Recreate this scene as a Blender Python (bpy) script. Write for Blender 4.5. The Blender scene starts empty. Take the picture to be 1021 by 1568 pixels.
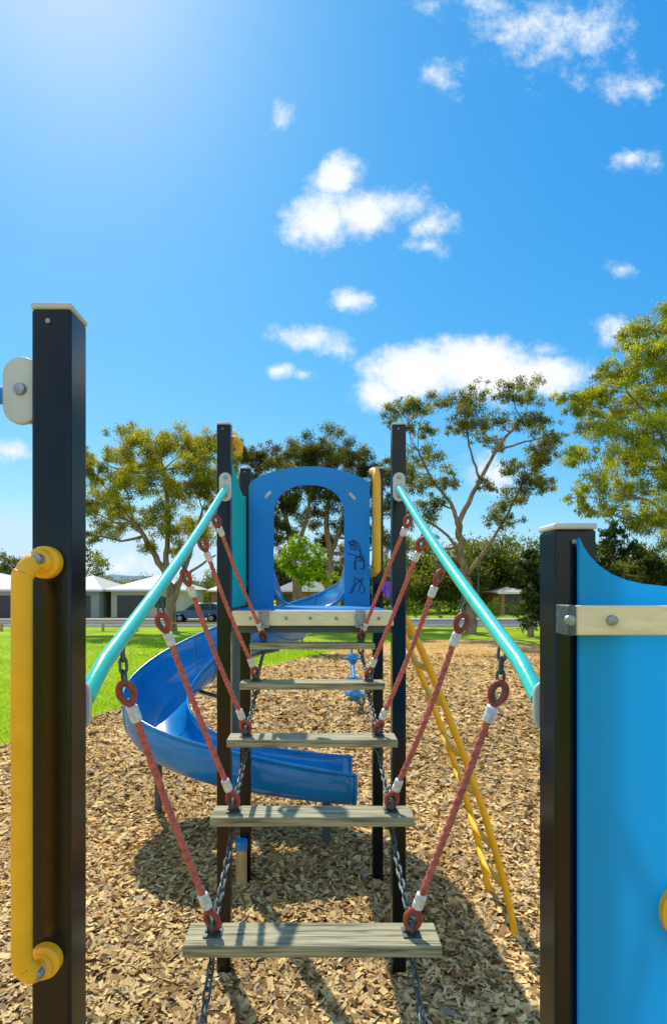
import bpy, bmesh, math, random
import numpy as np
from mathutils import Vector, Matrix
random.seed(7); rng=np.random.default_rng(11)
F=880.0; VX=478.0; VY=903.0; H=2.7
def P(px,py,D): return Vector(((px-VX)/F*D, D, H-(py-VY)/F*D))
def G(px,py):
    D=F*H/(py-VY); return ((px-VX)/F*D, D)
scene=bpy.context.scene
COL=scene.collection
# ---------------------------------------------------------------- materials
def mat(name):
    m=bpy.data.materials.new(name); m.use_nodes=True
    nt=m.node_tree; b=nt.nodes['Principled BSDF']
    return m,nt,b
def N(nt,t,**k):
    n=nt.nodes.new(t)
    for a,v in k.items(): setattr(n,a,v)
    return n
def simple(name,c,rough=.5,metal=0.,var=.12,scale=6.,bump=.0,bscale=60.,coat=0.,stretch=None,dirt=None,spec=.5):
    m,nt,b=mat(name)
    tc=N(nt,'ShaderNodeTexCoord'); mp=N(nt,'ShaderNodeMapping')
    nt.links.new(tc.outputs['Object'],mp.inputs[0])
    if stretch: mp.inputs['Scale'].default_value=stretch
    no=N(nt,'ShaderNodeTexNoise'); no.inputs['Scale'].default_value=scale; no.inputs['Detail'].default_value=6
    nt.links.new(mp.outputs[0],no.inputs['Vector'])
    cr=N(nt,'ShaderNodeValToRGB')
    lo=[max(0,x*(1-var)) for x in c]; hi=[min(1,x*(1+var)) for x in c]
    if dirt: lo=list(dirt)
    cr.color_ramp.elements[0].position=.3; cr.color_ramp.elements[1].position=.65
    cr.color_ramp.elements[0].color=(*lo,1); cr.color_ramp.elements[1].color=(*hi,1)
    nt.links.new(no.outputs['Fac'],cr.inputs[0]); nt.links.new(cr.outputs[0],b.inputs['Base Color'])
    rr=N(nt,'ShaderNodeMapRange'); rr.inputs['To Min'].default_value=max(.02,rough-.08); rr.inputs['To Max'].default_value=min(1,rough+.12)
    nt.links.new(no.outputs['Fac'],rr.inputs[0]); nt.links.new(rr.outputs[0],b.inputs['Roughness'])
    b.inputs['Metallic'].default_value=metal; b.inputs['Specular IOR Level'].default_value=spec
    b.inputs['Coat Weight'].default_value=coat
    if bump>0:
        n2=N(nt,'ShaderNodeTexNoise'); n2.inputs['Scale'].default_value=bscale; n2.inputs['Detail'].default_value=4
        nt.links.new(mp.outputs[0],n2.inputs['Vector'])
        bp=N(nt,'ShaderNodeBump'); bp.inputs['Strength'].default_value=bump; bp.inputs['Distance'].default_value=.01
        nt.links.new(n2.outputs['Fac'],bp.inputs['Height']); nt.links.new(bp.outputs[0],b.inputs['Normal'])
    return m
def add_transl(m,c,fac):
    nt=m.node_tree; out=nt.nodes['Material Output']; b=nt.nodes['Principled BSDF']
    t=N(nt,'ShaderNodeBsdfTranslucent'); t.inputs[0].default_value=(*c,1)
    mx=N(nt,'ShaderNodeMixShader'); mx.inputs[0].default_value=fac
    nt.links.new(b.outputs[0],mx.inputs[1]); nt.links.new(t.outputs[0],mx.inputs[2]); nt.links.new(mx.outputs[0],out.inputs[0])
M={}
M['black']=simple('black_powdercoat',(.004,.004,.005),.16,var=.3,scale=9,bump=.05,bscale=220,spec=.42)
M['cap']=simple('cap_grey',(.55,.58,.58),.45)
M['yellow']=simple('yellow_plastic',(.96,.47,.010),.42,var=.08,scale=14,bump=.08,bscale=150)
M['cyan']=simple('cyan_panel',(.0,.50,.92),.42,var=.04,scale=3,bump=.05,bscale=300)
add_transl(M['cyan'],(.0,.62,1.),.45)
M['blue']=simple('blue_panel',(.008,.30,.70),.42,var=.06,scale=3,bump=.05,bscale=200)
add_transl(M['blue'],(.0,.42,.88),.25)
M['slide']=simple('slide_blue',(.008,.25,.60),.2,var=.15,scale=3,coat=.6,bump=.05,bscale=20)
add_transl(M['slide'],(.0,.40,.85),.17)
M['teal']=simple('teal_paint',(.06,.68,.54),.22,var=.06,scale=20,coat=.5,bump=.05,bscale=100)
M['tealpanel']=simple('teal_panel',(.01,.52,.48),.45,var=.08)
add_transl(M['tealpanel'],(.0,.7,.65),.35)
M['cream']=simple('cream_board',(.84,.75,.48),.6,var=.10,scale=12,bump=.2,bscale=90,stretch=(1,6,6))
M['steel']=simple('galv_steel',(.34,.36,.37),.42,metal=.85,var=.25,scale=40,bump=.15,bscale=200)
M['dsteel']=simple('dark_steel',(.10,.13,.13),.5,metal=.6,var=.3,scale=60,bump=.2,bscale=200)
M['ferrule']=simple('ferrule_white',(.68,.68,.66),.4,metal=.2,var=.2,scale=60)
M['rope']=simple('rope_red',(.70,.18,.14),.75,var=.32,scale=60,bump=.8,bscale=500)
M['thimble']=simple('thimble_red',(.36,.05,.035),.5,var=.35,scale=40)
M['post_tan']=simple('tan_wood_post',(.48,.31,.12),.8,var=.25,scale=10,bump=.4,bscale=60,stretch=(3,3,.6))
M['graf']=simple('marker_ink',(.005,.02,.10),.6)
M['purple']=simple('purple_plastic',(.22,.07,.6),.4)
m,nt,b=mat('weathered_wood'); M['wood']=m
tc=N(nt,'ShaderNodeTexCoord'); mp=N(nt,'ShaderNodeMapping'); mp.inputs['Scale'].default_value=(1.2,26,26)
nt.links.new(tc.outputs['Object'],mp.inputs[0])
no=N(nt,'ShaderNodeTexNoise'); no.inputs['Scale'].default_value=4; no.inputs['Detail'].default_value=8; no.inputs['Distortion'].default_value=.4
nt.links.new(mp.outputs[0],no.inputs['Vector'])
cr=N(nt,'ShaderNodeValToRGB'); e=cr.color_ramp.elements
e[0].position=.34; e[0].color=(.12,.10,.05,1); e[1].position=.66; e[1].color=(.46,.42,.25,1)
k=e.new(.5); k.color=(.33,.30,.18,1)
nt.links.new(no.outputs['Fac'],cr.inputs[0]); nt.links.new(cr.outputs[0],b.inputs['Base Color']); b.inputs['Roughness'].default_value=.8
bp=N(nt,'ShaderNodeBump'); bp.inputs['Strength'].default_value=.6; bp.inputs['Distance'].default_value=.004
nt.links.new(no.outputs['Fac'],bp.inputs['Height']); nt.links.new(bp.outputs[0],b.inputs['Normal'])
def attrmat(name,transl=0.,rough=.6,tint=(1.6,1.5,.6),spec=.3):
    m,nt,b=mat(name)
    a=N(nt,'ShaderNodeAttribute',attribute_name='col')
    nt.links.new(a.outputs['Color'],b.inputs['Base Color']); b.inputs['Roughness'].default_value=rough
    b.inputs['Specular IOR Level'].default_value=spec
    if transl>0:
        mu=N(nt,'ShaderNodeMix',data_type='RGBA',blend_type='MULTIPLY'); mu.inputs[0].default_value=1
        nt.links.new(a.outputs['Color'],mu.inputs[6]); mu.inputs[7].default_value=(*tint,1)
        t=N(nt,'ShaderNodeBsdfTranslucent'); nt.links.new(mu.outputs[2],t.inputs[0])
        mx=N(nt,'ShaderNodeMixShader'); mx.inputs[0].default_value=transl
        out=nt.nodes['Material Output']
        nt.links.new(b.outputs[0],mx.inputs[1]); nt.links.new(t.outputs[0],mx.inputs[2]); nt.links.new(mx.outputs[0],out.inputs[0])
    return m
M['leaf']=attrmat('leaf',.5,.5,(2.1,2.0,.5))
M['chip']=attrmat('wood_chip',.0,.8,spec=.2)
M['bark']=simple('bark',(.26,.17,.11),.9,var=.45,scale=3,bump=.6,bscale=12,stretch=(2,2,.5))
# ---------------------------------------------------------------- mesh builder
class MB:
    def __init__(s): s.v=[]; s.f=[]; s.m=[]
    def add(s,vs,fs,mi=0):
        o=len(s.v); s.v+= [tuple(v) for v in vs]; s.f+=[tuple(i+o for i in f) for f in fs]; s.m+=[mi]*len(fs)
    def box(s,x0,x1,y0,y1,z0,z1,mi=0):
        vs=[(x,y,z) for z in(z0,z1) for y in(y0,y1) for x in(x0,x1)]
        s.add(vs,[(0,2,3,1),(4,5,7,6),(0,1,5,4),(2,6,7,3),(0,4,6,2),(1,3,7,5)],mi)
    def tube(s,pts,r,n=12,mi=0,closed=False,cap=True):
        pts=[Vector(p) for p in pts]; k=len(pts)
        rs=r if isinstance(r,(list,tuple)) else [r]*k
        vs=[];up=None
        for i,p in enumerate(pts):
            if closed: t=pts[(i+1)%k]-pts[i-1]
            else: t=pts[min(i+1,k-1)]-pts[max(i-1,0)]
            if t.length<1e-9: t=Vector((0,0,1))
            t.normalize()
            if up is None:
                a=Vector((0,0,1)) if abs(t.z)<.9 else Vector((1,0,0)); up=(a-t*a.dot(t)).normalized()
            else: 
                up=(up-t*up.dot(t)); up=up.normalized() if up.length>1e-6 else Vector((1,0,0))
            b=t.cross(up)
            for j in range(n):
                a=2*math.pi*j/n; vs.append(p+(up*math.cos(a)+b*math.sin(a))*rs[i])
        fs=[]
        for i in range(k if closed else k-1):
            i2=(i+1)%k
            for j in range(n):
                j2=(j+1)%n; fs.append((i*n+j,i*n+j2,i2*n+j2,i2*n+j))
        if cap and not closed: fs+= [tuple(range(n))[::-1],tuple((k-1)*n+j for j in range(n))]
        s.add(vs,fs,mi)
    def cyl(s,a,b,r,n=20,mi=0): s.tube([a,b],r,n,mi)
    def prismY(s,out,y0,y1,mi=0):
        n=len(out); vs=[(x,y0,z) for x,z in out]+[(x,y1,z) for x,z in out]
        s.add(vs,[tuple(range(n)),tuple(range(2*n-1,n-1,-1))]+[(i,i+n,(i+1)%n+n,(i+1)%n) for i in range(n)],mi)
    def prismX(s,out,x0,x1,mi=0):
        n=len(out); vs=[(x0,y,z) for y,z in out]+[(x1,y,z) for y,z in out]
        s.add(vs,[tuple(range(n)),tuple(range(2*n-1,n-1,-1))]+[(i,i+n,(i+1)%n+n,(i+1)%n) for i in range(n)],mi)
    def ring(s,c,R,r,ax1,ax2,n=20,m=8,mi=0,sx=1.):
        c=Vector(c);ax1=Vector(ax1).normalized();ax2=Vector(ax2).normalized()
        s.tube([c+ax1*R*sx*math.cos(2*math.pi*i/n)+ax2*R*math.sin(2*math.pi*i/n) for i in range(n)],r,m,mi,closed=True)
    def build(s,name,mats,parent=None,bevel=0,ang=40):
        me=bpy.data.meshes.new(name); me.from_pydata(s.v,[],s.f)
        for mm in mats: me.materials.append(M[mm] if isinstance(mm,str) else mm)
        me.polygons.foreach_set('material_index',s.m)
        bm=bmesh.new(); bm.from_mesh(me); bmesh.ops.recalc_face_normals(bm,faces=bm.faces); bm.to_mesh(me); bm.free()
        me.shade_smooth()
        try: me.set_sharp_from_angle(angle=math.radians(ang))
        except Exception: pass
        ob=bpy.data.objects.new(name,me); COL.objects.link(ob)
        if parent: ob.parent=parent
        if bevel:
            bv=ob.modifiers.new('b','BEVEL'); bv.width=bevel; bv.segments=2; bv.limit_method='ANGLE'; bv.angle_limit=math.radians(50)
        return ob
def empty(name,parent=None):
    e=bpy.data.objects.new(name,None); COL.objects.link(e); e.empty_display_size=.2
    if parent: e.parent=parent
    return e
def quadmesh(name,V,C,material,parent=None):
    n=V.shape[0]; k=V.shape[1]
    me=bpy.data.meshes.new(name); me.vertices.add(n*k); me.vertices.foreach_set('co',V.reshape(-1).astype(np.float32))
    me.loops.add(n*k); me.loops.foreach_set('vertex_index',np.arange(n*k,dtype=np.int32))
    me.polygons.add(n); me.polygons.foreach_set('loop_start',np.arange(0,n*k,k,dtype=np.int32))
    me.update(calc_edges=True)
    a=me.attributes.new('col','FLOAT_COLOR','POINT')
    cc=np.ones((n,k,4),np.float32); cc[:,:,:3]=C[:,None,:]; a.data.foreach_set('color',cc.reshape(-1))
    me.materials.append(material)
    ob=bpy.data.objects.new(name,me); COL.objects.link(ob)
    if parent: ob.parent=parent
    return ob
def unit(a): return a/np.maximum(np.linalg.norm(a,axis=-1,keepdims=True),1e-9)
def stadium(cx,cz,w,h,n=10):
    o=[];r=w/2
    for i in range(n+1):
        a=math.pi*i/n; o.append((cx+r*math.cos(a),cz+h/2-r+r*math.sin(a)))
    for i in range(n+1):
        a=math.pi+math.pi*i/n; o.append((cx+r*math.cos(a),cz-h/2+r+r*math.sin(a)))
    return o
# ---------------------------------------------------------------- camera, sun, sky
cam=bpy.data.cameras.new('camera'); co=bpy.data.objects.new('camera',cam); COL.objects.link(co)
co.location=(0,0,H); co.rotation_euler=(math.radians(90),0,0)
cam.sensor_fit='HORIZONTAL'; cam.sensor_width=36; cam.lens=36*F/1021
cam.shift_x=(510.5-VX)/1021; cam.shift_y=(VY-784)/1021; cam.clip_end=8000; cam.clip_start=.02
scene.camera=co
EL=math.radians(50); AZ=math.radians(24)
S=Vector((-math.sin(AZ)*math.cos(EL),math.cos(AZ)*math.cos(EL),math.sin(EL)))
sl=bpy.data.lights.new('sun','SUN'); sl.energy=5.0; sl.angle=math.radians(.5); sl.color=(1,.93,.80)
so=bpy.data.objects.new('sun',sl); COL.objects.link(so); so.rotation_euler=S.to_track_quat('Z','Y').to_euler()
w=bpy.data.worlds.new('World'); scene.world=w; w.use_nodes=True; nt=w.node_tree
bg=nt.nodes['Background']; bg.inputs[1].default_value=.15
sk=N(nt,'ShaderNodeTexSky',sky_type='NISHITA'); sk.sun_disc=False; sk.sun_elevation=EL; sk.sun_rotation=-AZ
sk.air_density=1.0; sk.dust_density=.4; sk.ozone_density=2.0; sk.altitude=0
tc=N(nt,'ShaderNodeTexCoord'); sp=N(nt,'ShaderNodeSeparateXYZ'); nt.links.new(tc.outputs['Generated'],sp.inputs[0])
def MA(op,a,b=None,c=None,clamp=False):
    n=N(nt,'ShaderNodeMath',operation=op); n.use_clamp=clamp
    for i,x in enumerate((a,b,c)):
        if x is None: continue
        if isinstance(x,(int,float)): n.inputs[i].default_value=x
        else: nt.links.new(x,n.inputs[i])
    return n.outputs[0]
sc_=N(nt,'ShaderNodeSeparateColor'); nt.links.new(sk.outputs[0],sc_.inputs[0])
chn=[]
for i,(g_,k_,mxv_) in enumerate(((1.75,.64,.62),(.82,.78,.86),(.40,1.0,1.05))):
    v=MA('MULTIPLY',sc_.outputs[i],.15); v=MA('POWER',v,g_); v=MA('MULTIPLY',v,k_); v=MA('MINIMUM',v,mxv_); chn.append(MA('MULTIPLY',v,1/.15))
skc=N(nt,'ShaderNodeCombineColor')
for i in range(3): nt.links.new(chn[i],skc.inputs[i])
yy=MA('MAXIMUM',sp.outputs[1],.05)
U=MA('DIVIDE',sp.outputs[0],yy); Vv=MA('DIVIDE',sp.outputs[2],yy)
cmb=N(nt,'ShaderNodeCombineXYZ'); nt.links.new(U,cmb.inputs[0]); nt.links.new(Vv,cmb.inputs[1])
nz=N(nt,'ShaderNodeTexNoise'); nz.inputs['Scale'].default_value=11; nz.inputs['Detail'].default_value=9; nz.inputs['Roughness'].default_value=.68
nt.links.new(cmb.outputs[0],nz.inputs['Vector'])
clouds=[
(518,268,46,40,1.25),(490,335,62,50,1.4),(555,325,70,48,1.4),(605,312,62,40,1.2),(655,345,42,28,.75),(655,375,40,16,.55),
(530,462,44,20,.8),(470,515,66,24,.85),(515,530,40,28,.75),(430,566,34,15,.95),(465,572,26,12,.8),
(575,602,55,32,1.3),(640,572,105,56,1.7),(730,568,135,58,1.7),(820,575,110,42,1.45),(690,535,60,22,.9),(840,535,44,18,.7),
(850,35,130,80,.56),(905,60,70,50,.52),(675,120,44,26,.60),(740,-5,90,40,.42),(955,130,44,28,.42),
(955,412,34,15,.60),(965,245,50,20,.42),(20,690,50,22,.95),(437,188,26,26,.52),
(180,868,140,26,.8),(765,725,62,40,.85),(960,510,50,26,.7),(850,870,90,22,.6)]
mask=None
for px,py,rx,ry,st in clouds:
    u=(px-VX)/F; v=(VY-py)/F
    n=N(nt,'ShaderNodeVectorMath',operation='MULTIPLY_ADD'); nt.links.new(cmb.outputs[0],n.inputs[0]); n.inputs[1].default_value=(F/rx,F/ry,0); n.inputs[2].default_value=(-u*F/rx,-v*F/ry,0)
    l=N(nt,'ShaderNodeVectorMath',operation='LENGTH'); nt.links.new(n.outputs[0],l.inputs[0])
    g=MA('MULTIPLY_ADD',l.outputs['Value'],-st,st)
    mask=g if mask is None else MA('MAXIMUM',mask,g)
dens=MA('ADD',MA('MAXIMUM',mask,-1.0),MA('MULTIPLY',MA('SUBTRACT',nz.outputs['Fac'],.56),3.0))
mr=N(nt,'ShaderNodeMapRange',interpolation_type='SMOOTHSTEP'); mr.inputs['From Min'].default_value=-.25; mr.inputs['From Max'].default_value=.8
nt.links.new(dens,mr.inputs[0])
fm=MA('MULTIPLY',mr.outputs[0],MA('GREATER_THAN',sp.outputs[1],.06))
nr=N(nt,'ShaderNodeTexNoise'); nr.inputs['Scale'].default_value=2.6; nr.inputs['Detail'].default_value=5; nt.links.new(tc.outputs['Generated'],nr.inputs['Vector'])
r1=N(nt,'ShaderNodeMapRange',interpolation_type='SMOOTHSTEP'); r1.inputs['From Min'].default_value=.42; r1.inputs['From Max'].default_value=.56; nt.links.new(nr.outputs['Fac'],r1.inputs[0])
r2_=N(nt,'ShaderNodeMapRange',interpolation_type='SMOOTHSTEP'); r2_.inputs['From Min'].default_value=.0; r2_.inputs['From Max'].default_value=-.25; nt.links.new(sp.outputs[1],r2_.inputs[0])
rear_fill=MA('MULTIPLY',MA('MULTIPLY',r1.outputs[0],r2_.outputs[0]),MA('GREATER_THAN',sp.outputs[2],0.))  # unseen clouds added behind the camera as neutral white fill light
fm=MA('MAXIMUM',fm,rear_fill)
sc=N(nt,'ShaderNodeMapRange'); sc.inputs['From Min'].default_value=.2; sc.inputs['From Max'].default_value=1.3; sc.inputs['To Min'].default_value=1.; sc.inputs['To Max'].default_value=.0
nt.links.new(dens,sc.inputs[0])
cm=N(nt,'ShaderNodeMix',data_type='RGBA'); nt.links.new(sc.outputs[0],cm.inputs[0]); cm.inputs[6].default_value=(7,7,7,1); cm.inputs[7].default_value=(5.6,6.3,6.8,1)
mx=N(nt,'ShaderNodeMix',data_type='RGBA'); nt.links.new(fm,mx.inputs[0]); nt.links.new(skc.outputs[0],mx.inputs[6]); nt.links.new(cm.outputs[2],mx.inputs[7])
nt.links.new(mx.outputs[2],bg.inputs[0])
# ---------------------------------------------------------------- ground
m,nt2,b=mat('lawn'); M['lawn']=m; nt=nt2
tc=N(nt,'ShaderNodeTexCoord')
n1=N(nt,'ShaderNodeTexNoise'); n1.inputs['Scale'].default_value=.35; n1.inputs['Detail'].default_value=8
n2=N(nt,'ShaderNodeTexNoise'); n2.inputs['Scale'].default_value=14; n2.inputs['Detail'].default_value=6; n2.inputs['Roughness'].default_value=.7
for n_ in(n1,n2): nt.links.new(tc.outputs['Object'],n_.inputs['Vector'])
c1=N(nt,'ShaderNodeValToRGB'); c1.color_ramp.elements[0].position=.35; c1.color_ramp.elements[0].color=(.23,.36,.008,1); c1.color_ramp.elements[1].position=.65; c1.color_ramp.elements[1].color=(.38,.52,.02,1)
nt.links.new(n1.outputs['Fac'],c1.inputs[0])
c2=N(nt,'ShaderNodeValToRGB'); c2.color_ramp.elements[0].position=.3; c2.color_ramp.elements[0].color=(.55,.55,.45,1); c2.color_ramp.elements[1].position=.62; c2.color_ramp.elements[1].color=(1.1,1.1,1,1)
nt.links.new(n2.outputs['Fac'],c2.inputs[0])
mu=N(nt,'ShaderNodeMix',data_type='RGBA',blend_type='MULTIPLY'); mu.inputs[0].default_value=1
nt.links.new(c1.outputs[0],mu.inputs[6]); nt.links.new(c2.outputs[0],mu.inputs[7]); nt.links.new(mu.outputs[2],b.inputs['Base Color']); b.inputs['Roughness'].default_value=.9
b.inputs['Specular IOR Level'].default_value=.1
bp=N(nt,'ShaderNodeBump'); bp.inputs['Distance'].default_value=.03; nt.links.new(n2.outputs['Fac'],bp.inputs['Height']); nt.links.new(bp.outputs[0],b.inputs['Normal'])
g=MB(); g.add([(-4000,-300,0),(4000,-300,0),(4000,6000,0),(-4000,6000,0)],[(0,1,2,3)]); g.build('ground',['lawn'])
# mulch
m,nt,b=mat('mulch_bed'); M['mulch']=m
tc=N(nt,'ShaderNodeTexCoord')
nd=N(nt,'ShaderNodeTexNoise'); nd.inputs['Scale'].default_value=9; nt.links.new(tc.outputs['Object'],nd.inputs['Vector'])
mxv=N(nt,'ShaderNodeMix',data_type='RGBA'); mxv.inputs[0].default_value=.12; nt.links.new(tc.outputs['Object'],mxv.inputs[6]); nt.links.new(nd.outputs['Color'],mxv.inputs[7])
vo=N(nt,'ShaderNodeTexVoronoi'); vo.inputs['Scale'].default_value=24; nt.links.new(mxv.outputs[2],vo.inputs['Vector'])
sx=N(nt,'ShaderNodeSeparateColor'); nt.links.new(vo.outputs['Color'],sx.inputs[0])
c1=N(nt,'ShaderNodeValToRGB'); el=c1.color_ramp.elements
el[0].position=0; el[0].color=(.10,.045,.012,1); el[1].position=1; el[1].color=(.90,.60,.22,1)
k=el.new(.3); k.color=(.42,.22,.06,1); k=el.new(.65); k.color=(.76,.47,.14,1)
nt.links.new(sx.outputs[0],c1.inputs[0])
n3=N(nt,'ShaderNodeTexNoise'); n3.inputs['Scale'].default_value=.7; n3.inputs['Detail'].default_value=5; nt.links.new(tc.outputs['Object'],n3.inputs['Vector'])
c3=N(nt,'ShaderNodeValToRGB'); c3.color_ramp.elements[0].position=.3; c3.color_ramp.elements[0].color=(.75,.70,.62,1); c3.color_ramp.elements[1].position=.6; c3.color_ramp.elements[1].color=(1,1,1,1)
nt.links.new(n3.outputs['Fac'],c3.inputs[0])
mu=N(nt,'ShaderNodeMix',data_type='RGBA',blend_type='MULTIPLY'); mu.inputs[0].default_value=1
nt.links.new(c1.outputs[0],mu.inputs[6]); nt.links.new(c3.outputs[0],mu.inputs[7]); nt.links.new(mu.outputs[2],b.inputs['Base Color'])
b.inputs['Roughness'].default_value=.9; b.inputs['Specular IOR Level'].default_value=.15
bp=N(nt,'ShaderNodeBump'); bp.inputs['Distance'].default_value=.015; bp.inputs['Strength'].default_value=.6; nt.links.new(sx.outputs[1],bp.inputs['Height']); nt.links.new(bp.outputs[0],b.inputs['Normal'])
ctrl=[(-12,-6),(-10,3),(-7.6,8.2)]+[G(*q) for q in [(0,1142),(130,1104),(200,1078),(270,1050),(340,1030),(430,1016),(520,996),(610,984),(710,979),(800,984),(880,1000),(1000,1040)]]+[(9,10),(10,2),(9,-6)]
def crom(c,k=8):
    o=[];n=len(c)
    for i in range(n):
        p0,p1,p2,p3=[np.array(c[(i+j)%n],float) for j in(-1,0,1,2)]
        for q in range(k):
            t=q/k; o.append(tuple(.5*((2*p1)+(-p0+p2)*t+(2*p0-5*p1+4*p2-p3)*t*t+(-p0+3*p1-3*p2+p3)*t**3)))
    return o
poly=crom(ctrl)
poly=[(x+random.uniform(-.06,.06),y+random.uniform(-.08,.08)) for x,y in poly]
g=MB(); g.add([(x,y,.012) for x,y in poly],[tuple(range(len(poly)))]); ob=g.build('wood_chip_mulch_bed',['mulch'])
bm=bmesh.new(); bm.from_mesh(ob.data); bmesh.ops.triangulate(bm,faces=bm.faces); bm.to_mesh(ob.data); bm.free()
if ob.data.polygons[0].normal.z<0: ob.data.flip_normals()
pa=np.array(poly)
def inside(x,y):
    c=np.zeros(x.shape,bool); n=len(pa)
    for i in range(n):
        x1,y1=pa[i];x2,y2=pa[i-1]
        if y1==y2: continue
        cond=((y1>y)!=(y2>y))&(x<(x2-x1)*(y-y1)/(y2-y1)+x1); c^=cond
    return c
n=125000
D=2.9*np.exp(rng.random(n)*math.log(24/2.9)); X=(rng.random(n)*2-1)*(.72*D+.4)
k=inside(X,D); D=D[k];X=X[k];n=len(D)
sz=(.015+.036*rng.random(n)**2)*np.clip(D/6,1,2.2)**.8
a=rng.random(n)*2*math.pi; tilt=rng.normal(0,.28,n)
d1=np.stack([np.cos(a)*np.cos(tilt),np.sin(a)*np.cos(tilt),np.sin(tilt)],1)
r2=rng.normal(0,.34,n); d2=np.stack([-np.sin(a)*np.cos(r2),np.cos(a)*np.cos(r2),np.sin(r2)],1)
asp=.20+.35*rng.random(n)
c=np.stack([X,D,.022+.026*rng.random(n)],1)
L=d1*sz[:,None]; Wd=d2*(sz*asp)[:,None]
sk_=(rng.random((n,4,1))*.5+.7)
V=np.stack([c-L-Wd,c+L-Wd,c+L+Wd,c-L+Wd],1); V=c[:,None]+(V-c[:,None])*sk_
t=(rng.random(n)**.85)[:,None]; base=np.array([.32,.15,.04])*(1-t)+np.array([.96,.68,.29])*t
dk=rng.random(n)<.13; base[dk]*=.32
gy=rng.random(n)<.08; base[gy]=base[gy]*.4+np.array([.38,.35,.28])*.6
pch=.88+.12*np.sin(X*1.3+np.sin(D*.9)*2)[:,None]
quadmesh('wood_chips',V,base*pch,M['chip'])
n=50000
D=9.0*np.exp(rng.random(n)*math.log(30/9.)); X=-D*.56+rng.random(n)*D*.9
X=np.where(rng.random(n)<.5,X,-8+rng.random(n)*16)
k=~inside(X,D); X=X[k];D=D[k];n=len(X)
hh=(.03+.04*rng.random(n))*(1+D/40); a=rng.random(n)*6.28
c=np.stack([X,D,np.zeros(n)],1); wv=np.stack([np.cos(a),np.sin(a),0*a],1)*(.006+D[:,None]*.0006)
tip=c+np.stack([rng.normal(0,.02,n),rng.normal(0,.02,n),hh],1)
t=rng.random(n)[:,None]
quadmesh('lawn_grass_blades',np.stack([c-wv,c+wv,tip],1),np.array([.16,.28,.012])*(1-t)+np.array([.36,.48,.03])*t,M['leaf'])
# ---------------------------------------------------------------- near platform tower
tower=empty('play_tower_deck')
def post(name,x0,x1,y0,y1,z1,parent,cap=True,z0=0):
    g=MB(); g.box(x0,x1,y0,y1,z0,z1,0); g.build(name,['black'],parent,bevel=.007)
    if cap:
        g=MB(); g.box(x0-.002,x1+.002,y0-.002,y1+.002,z1+.0005,z1+.016,0)
        g.build(name+'_cap',['cap'],parent,bevel=.005)
        g=MB(); g.cyl(((x0+x1)/2-.006,y0-.004,z1-.03),((x0+x1)/2-.006,y0+.003,z1-.03),.006,10); g.build(name+'_rivet',['steel'],parent)
post('post_left',-.675,-.58,1.38,1.48,3.375,tower)
post('post_right',.583,.683,1.38,1.48,2.845,tower)
post('post_back_left',-.675,-.58,-.3,-.2,3.375,tower)
post('post_back_right',.583,.683,-.3,-.2,2.845,tower)
g=MB(); g.box(-.575,.578,-.25,1.42,1.24,1.30); g.build('deck',['wood'],tower,bevel=.005)
hd=empty('grab_handle',tower)
def grab(xb,yb,z0,z1,dx,r,name):
    g=MB()
    pts=[(xb,yb-.012,z1),(xb,yb-.035,z1+.002),(xb+dx*.35,yb-.062,z1-.006),(xb+dx*.8,yb-.075,z1-.03),(xb+dx,yb-.078,z1-.075),
         (xb+dx,yb-.078,(z0+z1)/2),(xb+dx,yb-.078,z0+.075),(xb+dx*.8,yb-.075,z0+.03),(xb+dx*.35,yb-.062,z0+.006),(xb,yb-.035,z0-.002),(xb,yb-.012,z0)]
    P3=[]
    for i in range(len(pts)-1):
        for q in range(6):
            t=q/6
            p0=Vector(pts[max(i-1,0)]);p1=Vector(pts[i]);p2=Vector(pts[i+1]);p3=Vector(pts[min(i+2,len(pts)-1)])
            P3.append(.5*((2*p1)+(p2-p0)*t+(2*p0-5*p1+4*p2-p3)*t*t+(-p0+3*p1-3*p2+p3)*t**3) if i not in(4,5) else p1.lerp(p2,t))
    P3.append(Vector(pts[-1])); n=len(P3)
    g.tube(P3,[r*(1.25 if (i<8 or i>n-8) else 1.) for i in range(n)],18)
    for z in(z0,z1):
        g.tube([(xb,yb-.001,z),(xb,yb-.022,z),(xb,yb-.03,z)],[r*1.75,r*1.7,r*1.35],28)
    g.build('bar',['yellow'],name)
    g=MB()
    for z in(z0,z1):
        g.tube([(xb+.008,yb-.055,z+.004),(xb+.008,yb-.074,z+.004),(xb+.008,yb-.0755,z+.004)],[.013,.012,.009],14)
    g.build('bolts',['steel'],name)
grab(-.636,1.38,1.815,2.765,-.022,.0225,hd)
br=empty('side_rail',tower)
g=MB(); g.prismY(stadium(-.708,3.185,.09,.165),1.395,1.41,0); g.box(-.70,-.676,1.411,1.46,3.11,3.26,0); g.build('bracket_plate',['cap'],br,bevel=.004)
g=MB(); g.tube([(-.708,1.396,3.187),(-.708,1.386,3.187)],[.016,.013],16); g.build('bolt',['steel'],br)
g=MB(); g.cyl((-.73,1.435,3.185),(-2.0,1.435,3.185),.021,18); g.build('rail',['blue'],br)
post('post_outer_left',-2.05,-1.95,1.38,1.48,3.375,tower)
pn=empty('blue_play_panel',tower)
y0,y1=1.352,1.372
def pz(px,py,D=1.352): v=P(px,py,D); return (v.x,v.z)
top=[(888,822),(894,836),(905,852),(920,867),(938,879),(960,888),(985,894),(1021,898),(1080,902),(1200,890),(1290,850),(1320,822)]
out=[pz(*q) for q in top]; xr=out[-1][0]
out=[(out[0][0],.95)]+out+[(xr,.95)]
g=MB(); g.prismY(out,y0,y1); g.build('panel',['cyan'],pn,bevel=.004)
g=MB(); zt=P(0,927,1.33).z; zb=P(0,972,1.33).z
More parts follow.
